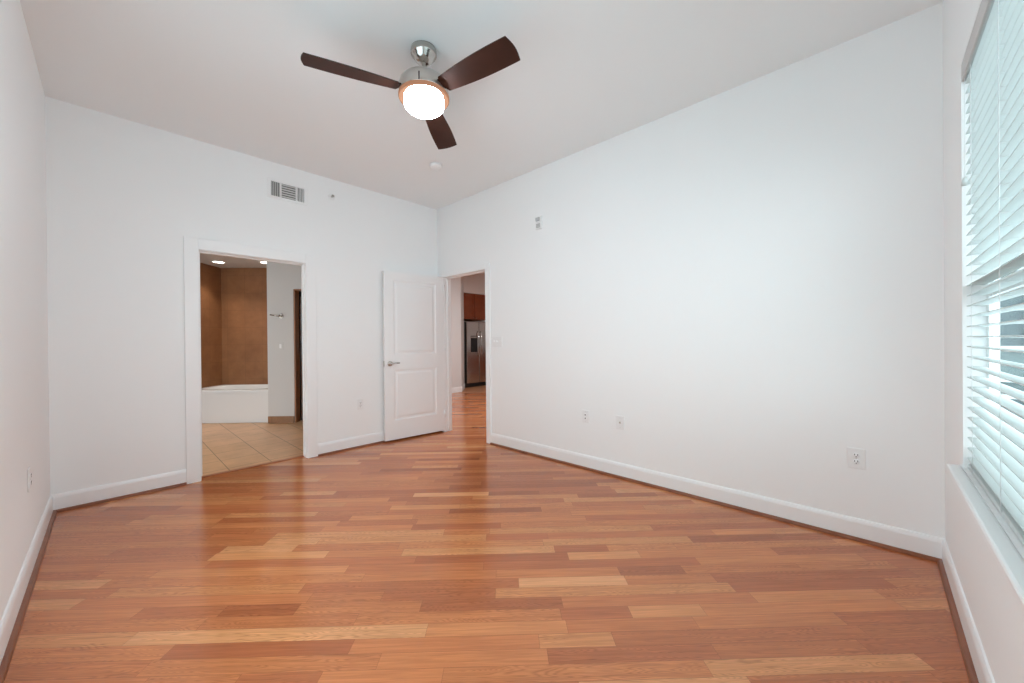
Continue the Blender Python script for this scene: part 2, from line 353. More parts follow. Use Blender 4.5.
# ------------------------------------------------------------------ bedroom door, swung back against the back wall
DW, DH, DTK = .832, 2.072, .035
dr = empty('door_1', (-.012, CY1+.004, .022), 'white two-panel bedroom door standing open beside the bathroom opening', 'door', kind='structure')
free = Vector((-.838, -.075)); hd = free-Vector((-.012, CY1+.004)); dr.rotation_euler = (0, 0, math.atan2(hd.y, hd.x))   # local +x runs from hinge to free edge
def door_leaf():
    # two raised panels, each inside a moulded groove, on both faces
    t = bmesh.new()
    pan = [(.118, DW-.118, .235, .86), (.118, DW-.118, 1.045, DH-.105)]
    xs = sorted({0, DW, .118, DW-.118}); zs = sorted({0, DH, .235, .86, 1.045, DH-.105})
    for side, y in ((1, 0.0), (-1, -DTK)):
        for i in range(len(xs)-1):
            for j in range(len(zs)-1):
                q = (xs[i], xs[i+1], zs[j], zs[j+1])
                if q in pan:
                    prev = [(q[0], q[2], 0), (q[1], q[2], 0), (q[1], q[3], 0), (q[0], q[3], 0)]
                    for ins, dep in ((.010, .007), (.020, .009), (.032, .009), (.052, .002)):
                        cur = [(q[0]+ins, q[2]+ins, dep), (q[1]-ins, q[2]+ins, dep), (q[1]-ins, q[3]-ins, dep), (q[0]+ins, q[3]-ins, dep)]
                        for k in range(4):
                            k2 = (k+1) % 4
                            t.faces.new([t.verts.new((a, y-side*d, z)) for a, z, d in (prev[k], prev[k2], cur[k2], cur[k])])
                        prev = cur
                    t.faces.new([t.verts.new((a, y-side*d, z)) for a, z, d in prev])
                else:
                    t.faces.new([t.verts.new(p) for p in ((q[0], y, q[2]), (q[1], y, q[2]), (q[1], y, q[3]), (q[0], y, q[3]))])
    for (a, b_) in (((0, 0), (DW, 0)), ((DW, 0), (DW, DH)), ((DW, DH), (0, DH)), ((0, DH), (0, 0))):
        t.faces.new([t.verts.new(p) for p in ((a[0], 0, a[1]), (b_[0], 0, b_[1]), (b_[0], -DTK, b_[1]), (a[0], -DTK, a[1]))])
    bmesh.ops.remove_doubles(t, verts=t.verts[:], dist=1e-5); bmesh.ops.recalc_face_normals(t, faces=t.faces[:])
    return t
obj('leaf', door_leaf(), DOORM, dr)
# which local side faces the room?  local +x points to -X world, so local +y points to -Y world = the room
def lever(side):
    y = 0.0 if side > 0 else -DTK
    mt = Matrix.Rotation(math.radians(-90 if side > 0 else 90), 4, 'X')
    h = obj('door_handle', lathe(new(), [(.0, 0), (.032, 0), (.033, .004), (.030, .009), (.020, .012), (.012, .014), (.012, .040), (.0, .042)], (DW-.068, y, .94), 28, mt), NICKEL, dr)
    b2 = new(); yy = y+side*.036
    tube(b2, [(DW-.068, yy, .94), (DW-.09, yy+side*.004, .941), (DW-.13, yy+side*.006, .943), (DW-.178, yy+side*.001, .944)], .010, 12, .0075)
    obj('lever', b2, CHROME, h)
lever(1); lever(-1)
bm = new(); box(bm, DW-.0005, DW+.0025, -.030, -.005, .905, .975, .001); obj('latch_plate', bm, NICKELD, dr)
for z in (.18, 1.02, DH-.19):
    b2 = new(); lathe(b2, [(0, 0), (.0075, 0), (.0075, .09), (0, .09)], (-.004, .008, z), 14); box(b2, .0, .03, -.001, .0015, z, z+.09); obj('hinge', b2, TRIM, dr)

# ------------------------------------------------------------------ ceiling fan
AX, AY = -1.770, -2.356
fan = empty('ceiling_fan', (AX, AY, H), 'nickel ceiling fan with three dark walnut blades and a lit globe', 'ceiling fan')
obj('canopy', lathe(new(), [(0, 0), (.076, 0), (.079, -.010), (.079, -.034), (.074, -.042), (.066, -.050), (.058, -.064), (.046, -.076), (.030, -.084), (.020, -.086), (0, -.086)], seg=48), NICKELD, fan)
obj('downrod', lathe(new(), [(.0115, -.06), (.0115, -.155)], seg=18), NICKEL, fan)
hs_ = obj('motor_housing', lathe(new(), [(0, -.150), (.022, -.150), (.028, -.166), (.070, -.174), (.108, -.184), (.132, -.197), (.146, -.214), (.150, -.232), (.150, -.284), (.146, -.290), (0, -.290)], seg=64), NICKEL, fan)
for k in range(3):
    bm = new(); box(bm, .1485, .1512, -.004, .004, -.285, -.236, .001, 1, Matrix.Rotation(math.radians(160.45+120*k+65), 4, 'Z'))
    obj('seam', bm, BLADEE, hs_)
obj('light_ring', lathe(new(), [(.118, -.288), (.152, -.288), (.1545, -.293), (.1545, -.308), (.152, -.313), (.149, -.313), (.147, -.308), (.147, -.296), (.118, -.296)], seg=64, cap=False), RINGGLOW, fan)
GZ = -.300
obj('globe', lathe(new(), [(0, GZ+.004), (.118, GZ+.004), (.122, GZ-.010), (.124, GZ-.030), (.122, GZ-.046), (.114, GZ-.063), (.098, GZ-.076), (.076, GZ-.084), (.050, GZ-.088), (.025, GZ-.0895), (0, GZ-.090)], seg=48), GLOBEM, fan)
def blade_mesh():
    t = bmesh.new(); r0, r1, th = .165, .660, .006
    out = []
    # leading edge nearly straight, trailing edge bows outward; tip softly rounded
    N_ = 18
    lead, trail = [], []
    for i in range(N_+1):
        s = i/N_; r = r0+(r1-r0)*s
        lead.append((r, -(.050+.022*s+.012*math.sin(math.pi*s*.9))))
        trail.append((r, .056+.020*s+.010*math.sin(math.pi*s)))
    tip = []
    y0, y1 = lead[-1][1], trail[-1][1]
    for i in range(1, 8):
        s = i/8; tip.append((r1+.014*math.sin(math.pi*s), y0+(y1-y0)*s))
    root = []
    y0, y1 = trail[0][1], lead[0][1]
    for i in range(1, 8):
        s = i/8; root.append((r0-.016*math.sin(math.pi*s), y0+(y1-y0)*s))
    poly = lead+tip+trail[::-1]+root
    a = [t.verts.new((x, y, -th/2)) for x, y in poly]; b_ = [t.verts.new((x, y, th/2)) for x, y in poly]
    t.faces.new(a[::-1]); t.faces.new(b_)
    for k in range(len(poly)):
        f = t.faces.new((a[k], a[(k+1) % len(a)], b_[(k+1) % len(a)], b_[k])); f.material_index = 1
    bmesh.ops.recalc_face_normals(t, faces=t.faces[:])
    bmesh.ops.triangulate(t, faces=[f for f in t.faces if len(f.verts) > 4])
    return t
def arm_mesh():
    t = new(); box(t, .125, .215, -.036, .036, .002, .008, .002, 1); return t
bmesh0 = blade_mesh()
first = None
for k in range(3):
    if first is None:
        bl = obj('blade', bmesh0, BLADE, fan, mats=[BLADE, BLADEE]); ar = obj('blade_arm', arm_mesh(), BLADEE, bl); first = (bl, ar)
    else:
        bl = first[0].copy(); C.objects.link(bl); bl.parent = fan; ar = first[1].copy(); C.objects.link(ar); ar.parent = bl
    bl.location = (0, 0, 2.778-H)
    bl.rotation_euler = Matrix.Rotation(math.radians(160.45+120*k), 3, 'Z').to_4x4().to_euler()
    bl.matrix_local = Matrix.Translation((0, 0, 2.778-H)) @ Matrix.Rotation(math.radians(160.45+120*k), 4, 'Z') @ Matrix.Rotation(math.radians(-12), 4, 'X')

# ------------------------------------------------------------------ ceiling and wall fittings of the bedroom
sd = empty('smoke_detector', (-.798, -1.11, H), 'small round white smoke detector on the ceiling beyond the fan', 'smoke detector')
obj('base', lathe(new(), [(0, 0), (.066, 0), (.066, -.010), (0, -.010)], seg=36), PLATE, sd)
obj('cover', lathe(new(), [(0, -.010), (.062, -.010), (.061, -.022), (.052, -.034), (.030, -.040), (0, -.041)], seg=36), TRIM, sd)

def plate_root(name, wall, pos, z, label, cat, group=None):
    """local frame: x along the wall, y out of the wall, z up"""
    if wall == 'B': loc, rz = (pos, -.0003, z), math.pi
    elif wall == 'C': loc, rz = (-.0003, pos, z), math.pi/2
    elif wall == 'A': loc, rz = (-W+.0003, pos, z), -math.pi/2
    return empty(name, loc, label, cat, group, rot=(0, 0, rz))
def cover(root, w_=.074, h_=.118, d=.007):
    bm = new(); box(bm, -w_/2, w_/2, 0, d, -h_/2, h_/2, .003, 2); return obj('cover_plate', bm, PLATE, root)
def duplex(root, d=.007):
    for s in (1, -1):
        bm = new(); zc = s*.0195
        lathe(bm, [(0, 0), (.0168, 0), (.0168, .003), (.0155, .004), (0, .004)], (0, d-.001, zc), 24, Matrix.Rotation(math.radians(-90), 4, 'X'))
        so = obj('socket', bm, TRIM, root)
        b2 = new(); yy = d+.003
        box(b2, -.0085, -.0050, yy-.0005, yy+.0008, zc-.001, zc+.009); box(b2, .0050, .0085, yy-.0005, yy+.0008, zc-.001, zc+.009)
        lathe(b2, [(0, 0), (.0032, 0), (.0032, .0012), (0, .0012)], (0, yy-.0004, zc-.008), 12, Matrix.Rotation(math.radians(-90), 4, 'X'))
        obj('slots', b2, SLOT, so)
def screw(root, z, d=.007): obj('screw', lathe(new(), [(0, 0), (.003, 0), (.0024, .0012), (0, .0014)], (0, d-.0004, z), 10, Matrix.Rotation(math.radians(-90), 4, 'X')), NICKEL, root)
r = plate_root('wall_outlet', 'C', -4.300, .495, 'white duplex power outlet low on the wall nearest the window', 'outlet'); cover(r, .086, .124); duplex(r); screw(r, 0)
r = plate_root('wall_outlet', 'B', -1.115, .497, 'white power outlet between the bathroom opening and the open white door', 'outlet'); cover(r); duplex(r); screw(r, 0)
r = plate_root('wall_outlet', 'A', -1.06, .505, 'white power outlet on the left side wall', 'outlet'); cover(r, .08, .122); duplex(r); screw(r, 0)
r = plate_root('phone_jack_plate', 'C', -2.376, .500, 'narrow white jack plate with two sockets, farther of the middle pair of plates', 'jack plate'); cover(r)
for zc in (.016, -.016):
    bm = new(); box(bm, -.011, .011, .006, .010, zc-.010, zc+.010, .002); j = obj('jack', bm, TRIM, r)
    b2 = new(); box(b2, -.006, .006, .0095, .0105, zc-.006, zc+.005); obj('slot', b2, SLOT, j)
screw(r, .047); screw(r, -.047)
r = plate_root('coaxial_plate', 'C', -2.736, .492, 'white cable plate with one central coaxial stud beside the jack plate', 'cable plate'); cover(r, .080, .120)
obj('coaxial_stud', lathe(new(), [(0, 0), (.0085, 0), (.0085, .003), (.0055, .0035), (.0050, .011), (0, .011)], (0, .006, 0), 14, Matrix.Rotation(math.radians(-90), 4, 'X')), NICKELD, r); screw(r, .043); screw(r, -.043)
r = plate_root('light_switch', 'C', -1.172, 1.222, 'wide white light switch plate on the bedroom wall beside the doorway', 'light switch'); cover(r, .164, .120)
for xs_ in (-.046, 0, .046):
    bm = new(); box(bm, -.0055+xs_, .0055+xs_, .006, .0165, -.004, .010, .002); obj('toggle', bm, TRIM, r)
    b2 = new(); box(b2, -.0075+xs_, .0075+xs_, .0065, .0085, -.014, .014, .001); obj('toggle_surround', b2, PLATE, r)
r = plate_root('alarm_strobe', 'C', -1.826, 2.468, 'small white alarm strobe high on the long wall', 'alarm')
bm = new(); box(bm, -.042, .042, 0, .022, -.068, .068, .006, 3); obj('housing', bm, PLATE, r)
bm = new(); box(bm, -.026, .026, .021, .040, .014, .052, .006, 2); obj('strobe_lens', bm, mat('strobe_lens', (.50, .51, .52, 1), .15), r)
bm = new()
for z in (-.016, -.027, -.038, -.049): box(bm, -.026, .026, .0215, .0245, z-.0028, z+.0028)
obj('sounder_slots', bm, mat('grey_slot', (.30, .30, .30, 1), .6), r)
r = plate_root('fire_sprinkler', 'B', -1.417, 2.850, 'small sidewall fire sprinkler on the back wall near the ceiling', 'sprinkler')
rx = Matrix.Rotation(math.radians(-90), 4, 'X')
obj('escutcheon', lathe(new(), [(0, 0), (.036, 0), (.036, .004), (.022, .009), (0, .009)], (0, 0, 0), 28, rx), PLATE, r)
obj('body', lathe(new(), [(0, 0), (.012, 0), (.012, .022), (.008, .026), (.008, .036), (0, .036)], (0, .008, 0), 18, rx), NICKEL, r)
bm = new(); box(bm, -.014, .014, .044, .0465, -.014, .006, .001); box(bm, -.012, .012, .030, .046, .010, .0125, .001); tube(bm, [(.009, .030, 0), (.011, .040, .004), (.004, .046, .0)], .0018, 8); tube(bm, [(-.009, .030, 0), (-.011, .040, .004), (-.004, .046, .0)], .0018, 8)
obj('deflector', bm, NICKELD, r)

# air vent on the back wall
r = plate_root('air_vent', 'B', -1.852, 2.784, 'white rectangular air vent with three louvre sections high on the back wall', 'air vent')
vw, vh = .155, .072
bm = new()
box(bm, -.185, -vw, 0, .010, -.098, .098, .003); box(bm, vw, .185, 0, .010, -.098, .098, .003); box(bm, -vw, vw, 0, .010, vh, .098, .003); box(bm, -vw, vw, 0, .010, -.098, -vh, .003)
box(bm, .062, .074, .0, .009, -vh, vh, .001); box(bm, -.082, -.070, .0, .009, -vh, vh, .001)
obj('frame', bm, TRIM, r)
bm = new(); box(bm, -vw, vw, .0002, .0012, -vh, vh); obj('duct', bm, VENTD, r)
bm = new()
for k in range(6):
    z = -vh+.012+k*.024
    box(bm, -.070, .062, -.001, .001, -.007, .007, 0, 1, Matrix.Translation((0, .006, z)) @ Matrix.Rotation(math.radians(-18), 4, 'X'))
obj('louvres', bm, VENTL, r)
for (x0, x1, ang, mm) in ((.074, vw, 40, VENTL), (-vw, -.082, 42, TRIM)):
    bm = new(); n_ = 5
    for k in range(n_):
        x = x0+(k+.5)*(x1-x0)/n_
        box(bm, -.007, .007, -.001, .001, -vh, vh, 0, 1, Matrix.Translation((x, .006, 0)) @ Matrix.Rotation(math.radians(ang), 4, 'Z'))
    obj('louvres', bm, mm, r)

# ------------------------------------------------------------------ window and blinds
win = empty('window_1', ((WX0+WX1)/2, -L-.13, WZ0), 'tall double-hung window behind white blinds', 'window', kind='structure')
O = Vector(win.location)
def wbox(bm, x0, x1, y0, y1, z0, z1, bv=.003): box(bm, x0-O.x, x1-O.x, y0-O.y, y1-O.y, z0-O.z, z1-O.z, bv, 2)
FY0, FY1 = -L-.100, -L-.066; FW = .012; MR = 1.42
bm = new()
wbox(bm, WX0, WX0+FW, FY0, FY1, WZ0, WZ1); wbox(bm, WX1-FW, WX1, FY0, FY1, WZ0, WZ1); wbox(bm, WX0+FW, WX1-FW, FY0, FY1, WZ0, WZ0+FW); wbox(bm, WX0+FW, WX1-FW, FY0, FY1, WZ1-FW, WZ1)
xm = (WX0+WX1)/2; wbox(bm, xm-.035, xm+.035, FY0, FY1, WZ0+FW, WZ1-FW)
obj('window_frame', bm, VINYL, win)
for (xa, xb) in ((WX0+FW, xm-.035), (xm+.035, WX1-FW)):
    for (za, zb, ya) in ((WZ0+FW, MR+.03, -L-.0825), (MR-.03, WZ1-FW, -L-.0985)):
        bm = new(); yb = ya+.0155; s_ = .022
        wbox(bm, xa+.001, xa+s_, ya, yb, za+.001, zb-.001); wbox(bm, xb-s_, xb-.001, ya, yb, za+.001, zb-.001); wbox(bm, xa+s_, xb-s_, ya, yb, za+.001, za+.055); wbox(bm, xa+s_, xb-s_, ya, yb, zb-.055, zb-.001)
        sh = obj('sash', bm, VINYL, win)
        b2 = new(); wbox(b2, xa+s_, xb-s_, ya+.006, ya+.010, za+.055, zb-.055, 0); obj('pane', b2, GLASS, sh)
bm = new(); wbox(bm, WX0-.045, WX1+.045, -L+.0004, -L+.045, WZ0-.034, WZ0, .008); wbox(bm, WX0+.001, WX1-.001, FY1, -L+.0004, WZ0-.034, WZ0, 0)
obj('window_sill', bm, TRIM, win)

win2 = empty('added_window', (-W-.06, (AY0+AY1)/2, WZ0), 'added unseen bare window in the left side wall for daylight fill', 'window', kind='structure')  # invented window, out of view, lets extra daylight into the room
def w2(bm, x0, x1, y0, y1, z0, z1, bv=.003): box(bm, x0-win2.location.x, x1-win2.location.x, y0-win2.location.y, y1-win2.location.y, z0-WZ0, z1-WZ0, bv, 2)
bm = new(); ym = (AY0+AY1)/2
w2(bm, -W-.095, -W-.03, AY0+.001, AY0+.05, WZ0+.001, WZ1-.001); w2(bm, -W-.095, -W-.03, AY1-.05, AY1-.001, WZ0+.001, WZ1-.001); w2(bm, -W-.095, -W-.03, AY0+.05, AY1-.05, WZ0+.001, WZ0+.05); w2(bm, -W-.095, -W-.03, AY0+.05, AY1-.05, WZ1-.05, WZ1-.001); w2(bm, -W-.095, -W-.03, ym-.03, ym+.03, WZ0+.05, WZ1-.05)
obj('window_frame', bm, VINYL, win2)
for (ya, yb) in ((AY0+.05, ym-.03), (ym+.03, AY1-.05)):
    b2 = new(); w2(b2, -W-.066, -W-.060, ya, yb, WZ0+.05, WZ1-.05, 0); obj('pane', b2, GLASS, win2)

SY = -L-.036                                         # centre line of the slats
bd = empty('window_blinds', ((WX0+WX1)/2, SY, WZ1), 'white horizontal slat blinds hanging in the window', 'blinds')
O2 = Vector(bd.location)
def bbox_(bm, x0, x1, y0, y1, z0, z1, bv=.002): box(bm, x0-O2.x, x1-O2.x, y0-O2.y, y1-O2.y, z0-O2.z, z1-O2.z, bv, 2)
bm = new(); bbox_(bm, WX0+.006, WX1-.006, SY-.026, SY+.022, WZ1-.046, WZ1-.001); obj('headrail', bm, VALM, bd)
bm = new(); bbox_(bm, WX0+.002, WX1-.001, SY+.026, SY+.036, WZ1-.076, WZ1-.001, .003); bbox_(bm, WX1-.010, WX1-.001, SY-.020, SY+.027, WZ1-.076, WZ1-.001, .002); obj('valance', bm, VALM, bd)
pitch = .0432; zs0 = WZ0+.047; ns = int((WZ1-.075-zs0)/pitch)+1
bm = new()
for k in range(ns):
    z = zs0+k*pitch
    t = bmesh.new(); prof = []
    for i in range(7):
        s = -1+2*i/6; prof.append((s*.0245, .0022*(1-s*s)))
    half = [(y, zz+.0014) for y, zz in prof]+[(y, zz-.0014) for y, zz in prof[::-1]]
    R0 = [t.verts.new((WX0+.012-O2.x, y, zz)) for y, zz in half]; R1 = [t.verts.new((WX1-.004-O2.x, y, zz)) for y, zz in half]
    for i in range(len(half)): t.faces.new((R0[i], R0[(i+1) % len(half)], R1[(i+1) % len(half)], R1[i]))
    t.faces.new(R0); t.faces.new(R1); bmesh.ops.recalc_face_normals(t, faces=t.faces[:])
    bmesh.ops.transform(t, matrix=Matrix.Translation((0, 0, z-O2.z)) @ Matrix.Rotation(math.radians(1.0), 4, 'X'), verts=t.verts[:])
    put(bm, t)
obj('slats', bm, SLAT, bd)
bm = new(); bbox_(bm, WX0+.012, WX1-.010, SY-.025, SY+.025, WZ0+.003, WZ0+.022, .005); obj('bottom_rail', bm, SLAT, bd)
for x in (WX1-.14, WX1-.62, xm-.05, WX0+.50, WX0+.14):
    b2 = new()
    for y in (SY-.0265, SY+.0265): tube(b2, [(x-O2.x, y-O2.y, WZ0+.014-O2.z), (x-O2.x, y-O2.y, WZ1-.05-O2.z)], .0011, 6)
    for k in range(ns): tube(b2, [(x-O2.x, -.0265, zs0+k*pitch-.004-O2.z), (x-O2.x, .0265, zs0+k*pitch-.004-O2.z)], .0008, 5)
    obj('ladder_cord', b2, CORD, bd)
b2 = new(); xt = WX1-.035; tube(b2, [(xt-O2.x, .030, -.05), (xt-O2.x, .031, 1.905-O2.z)], .0012, 6)
pc = obj('pull_cord', b2, CORD, bd)
b2 = new(); lathe(b2, [(0, 0), (.006, -.002), (.010, -.022), (.011, -.034), (0, -.036)], (xt-O2.x, .031, 1.907-O2.z), 16); obj('tassel', b2, SLAT, pc)

# outside: pale apartment block across the way
bw = empty('apartment_building', (11.0, -10.0, -6.0), 'pale grey-green apartment block seen through the blinds', 'building')
bm = new(); box(bm, 0, 9, -8, 5.6, 0, 16, .02); obj('wall', bm, STONE, bw)
for iy in range(7):
    for iz in range(5):
        y = 3.75-iy*1.75; z = 1.2+iz*2.9
        b2 = new(); a0, a1, b0, b1 = y-.55, y+.55, z, z+1.7
        box(b2, -.08, .02, a0-.09, a0, b0-.09, b1+.09); box(b2, -.08, .02, a1, a1+.09, b0-.09, b1+.09); box(b2, -.08, .02, a0, a1, b1, b1+.09); box(b2, -.08, .02, a0, a1, b0-.09, b0); box(b2, -.06, .01, y-.04, y+.04, b0, b1); box(b2, -.06, .01, a0, a1, z+.8, z+.88)
        wf = obj('window_frame', b2, FARF, bw); b3 = new(); box(b3, -.03, .0, a0, a1, b0, b1); obj('pane', b3, FARG, wf)
bm = new()
for k in range(5): box(bm, -.16, .02, -8, 5.6, 3.4+k*2.9-.12, 3.4+k*2.9, .01)
obj('floor_band', bm, FARF, bw)
bm = new(); box(bm, -.25, .05, 5.2, 5.75, 0, 16, .02); obj('corner_pier', bm, FARF, bw)
bm = new(); box(bm, -60, 60, -70, 40, -6.2, -6.0); struct('ground', bm, GROUND, 'pale paving far below outside the window', 'ground')

# ------------------------------------------------------------------ bathroom (its walls stand on the diagonal)
BH = 2.54
def uvbox(bm, u0, u1, v0, v1, z0, z1, bev=0):
    mt = Matrix(((S2, S2, 0, 0), (S2, -S2, 0, 0), (0, 0, 1, 0), (0, 0, 0, 1)))
    t = bmesh.new(); box(t, u0, u1, v0, v1, z0, z1, bev, 2, mt)
    bmesh.ops.recalc_face_normals(t, faces=t.faces[:]); put(bm, t); return bm
TU, AU, LV, PV0, PV1 = 1.47, .665, -4.00, -2.70, -2.305   # tub back, apron front, left tile wall, partition ends
bm = new(); prism(bm, [(-5.2, T+.0005), (-.0005, T+.0005), (-.0005, 4.4), (-5.2, 4.4)], -.05, 0)
struct('floor_bathroom', bm, FTILE, 'beige square tile floor of the bathroom', 'floor')
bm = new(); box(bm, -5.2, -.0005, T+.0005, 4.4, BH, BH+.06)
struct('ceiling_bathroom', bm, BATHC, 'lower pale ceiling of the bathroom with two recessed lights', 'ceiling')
bm = new(); uvbox(bm, -2.4, TU+.1, LV-.10, LV, 0, BH)
struct('wall_bathroom_left', bm, WTILE_L, 'brown stone tile wall at the end of the bathtub', 'wall')
bm = new(); uvbox(bm, TU, TU+.1, LV, -2.60, 0, BH)
struct('wall_bathroom_back', bm, WTILE_B, 'brown stone tile wall behind the bathtub', 'wall')
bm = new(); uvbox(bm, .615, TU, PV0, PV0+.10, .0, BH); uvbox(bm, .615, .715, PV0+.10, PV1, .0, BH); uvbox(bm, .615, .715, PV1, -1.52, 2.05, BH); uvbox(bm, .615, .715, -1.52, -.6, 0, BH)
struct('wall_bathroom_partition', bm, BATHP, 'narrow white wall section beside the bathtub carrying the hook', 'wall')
bm = new(); uvbox(bm, .603, .6148, PV0, PV1+.0, .0003, .105, .002)
struct('baseboard_bathroom', bm, BTILE, 'brown tile base strip under the narrow white bathroom wall', 'baseboard')
d2 = empty('door_2', (*XY(.68, -1.9), 0), 'brown door jamb with a near-black panel coloured as the dark room behind, beside the narrow white bathroom wall', 'door', kind='structure')
def uvo(bm, *a, bev=0):
    t = bmesh.new(); uvbox(t, *a, bev=bev); bmesh.ops.translate(t, vec=-Vector(d2.location), verts=t.verts[:]); put(bm, t); return bm
bm = new(); uvo(bm, .622, .745, PV1+.0005, PV1+.020, .001, 2.049, bev=.002); uvo(bm, .622, .745, -1.54, -1.5205, .001, 2.049, bev=.002); uvo(bm, .622, .745, PV1+.020, -1.54, 2.029, 2.049, bev=.002)
obj('door_frame', bm, DARKW, d2)
bm = new(); uvo(bm, .752, .788, PV1-.02, -1.50, .008, 2.045, bev=.003); obj('leaf', bm, DARKER, d2)  # panel closing the opening, coloured as the darkness behind it
bm = new(); uvo(bm, .747, .7515, PV1+.034, PV1+.050, .05, 1.95, bev=.001); obj('edge_strip', bm, CHROME, d2)

tub = empty('bathtub', (*XY(1.05, -3.35), 0), 'white alcove bathtub with flat apron under the brown tile', 'bathtub')
def tubo(bm, *a, bev=0):
    t = bmesh.new(); uvbox(t, *a, bev=bev); bmesh.ops.translate(t, vec=-Vector(tub.location), verts=t.verts[:]); put(bm, t); return bm
bm = new(); tubo(bm, AU, AU+.04, LV+.001, PV0-.001, .0005, .462, bev=.004); obj('apron', bm, SINK, tub)
def tub_deck():
    t = bmesh.new(); zt = .507; u0, u1, v0, v1 = AU-.022, TU-.001, LV+.001, PV0-.001
    uc, vc, ru, rv = (u0+u1)/2+.02, (v0+v1)/2, (u1-u0)/2-.11, (v1-v0)/2-.10
    NN = 64
    def ring(f, z):
        R = []
        for k in range(NN):
            a = 2*math.pi*k/NN; c, s = math.cos(a), math.sin(a)
            pu = math.copysign(abs(c)**.6, c); pv = math.copysign(abs(s)**.6, s)
            R.append(t.verts.new((*XY(uc+ru*f*pu, vc+rv*f*pv), z)))
        return R
    def rect(z, g=0):
        R = []
        for k in range(NN):
            a = 2*math.pi*k/NN; c, s = math.cos(a), math.sin(a); m = max(abs(c), abs(s)); c /= m; s /= m
            R.append(t.verts.new((*XY(min(max(uc+(u1-u0)*.6*c, u0+g), u1-g), min(max(vc+(v1-v0)*.6*s, v0+g), v1-g)), z)))
        return R
    rings = [rect(.464), rect(zt-.012), rect(zt, .010), ring(1.05, zt), ring(1.0, zt-.012), ring(.95, .36), ring(.88, .18), ring(.76, .12), ring(.4, .105)]
    for a, b_ in zip(rings, rings[1:]):
        for k in range(NN): t.faces.new((a[k], a[(k+1) % NN], b_[(k+1) % NN], b_[k]))
    t.faces.new(rings[-1])
    bmesh.ops.recalc_face_normals(t, faces=t.faces[:])
    for f in t.faces: f.smooth = True
    bmesh.ops.translate(t, vec=-Vector(tub.location), verts=t.verts[:])
    return t
obj('basin', tub_deck(), SINK, tub)

hk = empty('robe_hook', (*XY(.6148, -2.487), 1.634), 'chrome robe hook on the narrow white bathroom wall', 'hook')
def hkp(du, dv, z): return Vector((*XY(du, dv), z))
bm = new(); tube(bm, [hkp(0, 0, 0), hkp(-.012, 0, 0)], .036, 24); obj('mounting_disc', bm, NICKELD, hk)
bm = new(); tube(bm, [hkp(-.006, 0, 0), hkp(-.055, -.006, .0), hkp(-.070, -.045, .006), hkp(-.074, -.125, .018)], .013, 12, .009); tube(bm, [hkp(-.045, .0, .0), hkp(-.066, .026, .016), hkp(-.070, .052, .034)], .012, 12, .010); obj('prong', bm, NICKELD, hk)
bs = empty('light_switch', (*XY(.6148, -2.50), 1.175), 'pale switch plate on the narrow bathroom wall below the hook', 'light switch')
bm = new(); t = bmesh.new(); uvbox(t, -.006, 0, -.037, .037, -.058, .058, .002); put(bm, t); obj('cover_plate', bm, BATHP, bs)
bm = new(); t = bmesh.new(); uvbox(t, -.011, -.005, -.016, .016, -.032, .032, .002); put(bm, t); obj('rocker', bm, PLATE, bs)
for (u, v, lab) in ((.97, -3.678, 'round recessed light over the tub, fully in view'), (1.02, -2.957, 'round recessed light half hidden by the narrow white wall')):
    rl = empty('recessed_light', (*XY(u, v), BH), lab, 'recessed light', 'recessed lights over the bathtub')
    sp_ = lamp('downlight_beam', 'SPOT', (*XY(u, v), BH-.02), 24, (1, .93, .84), spot_size=math.radians(100), spot_blend=.7, shadow_soft_size=.06)
    obj('trim_ring', lathe(new(), [(.075, 0), (.100, 0), (.100, -.004), (.090, -.007), (.075, -.004)], seg=36, cap=False), BATHP, rl)
    obj('lens', lathe(new(), [(0, -.0005), (.080, -.0005), (.080, -.003), (0, -.004)], seg=36), DOWN, rl)

# ------------------------------------------------------------------ beyond the open door: living room and kitchen
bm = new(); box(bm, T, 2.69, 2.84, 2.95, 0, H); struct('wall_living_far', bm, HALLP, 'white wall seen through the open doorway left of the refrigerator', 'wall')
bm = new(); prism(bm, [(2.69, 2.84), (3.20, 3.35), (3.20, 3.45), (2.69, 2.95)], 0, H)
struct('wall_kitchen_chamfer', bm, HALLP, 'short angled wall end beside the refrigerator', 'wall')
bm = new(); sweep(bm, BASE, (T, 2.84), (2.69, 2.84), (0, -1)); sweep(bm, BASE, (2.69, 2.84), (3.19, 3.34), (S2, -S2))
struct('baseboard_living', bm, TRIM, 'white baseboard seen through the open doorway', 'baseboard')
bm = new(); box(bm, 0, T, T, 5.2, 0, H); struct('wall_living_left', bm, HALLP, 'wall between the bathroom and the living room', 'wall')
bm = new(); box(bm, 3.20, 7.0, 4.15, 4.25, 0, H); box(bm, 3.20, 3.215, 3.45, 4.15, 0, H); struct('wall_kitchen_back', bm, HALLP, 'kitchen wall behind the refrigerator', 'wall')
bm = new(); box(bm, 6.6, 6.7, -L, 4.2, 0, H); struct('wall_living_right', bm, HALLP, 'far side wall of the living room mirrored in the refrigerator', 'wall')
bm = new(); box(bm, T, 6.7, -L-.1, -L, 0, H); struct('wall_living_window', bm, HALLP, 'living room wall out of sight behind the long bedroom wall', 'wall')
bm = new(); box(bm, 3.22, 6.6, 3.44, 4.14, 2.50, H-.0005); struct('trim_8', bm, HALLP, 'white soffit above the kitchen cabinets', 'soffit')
bm = new()
k0 = 3.72/S2
prism(bm, [(k0-2.845, 2.845), (k0-(-.6), -.6), (6.6, -.6), (6.6, 4.15), (2.7, 4.15), (2.7, 2.9)], -.05, .001)
struct('floor_kitchen', bm, KTILE, 'tan tile floor in front of the refrigerator', 'floor')

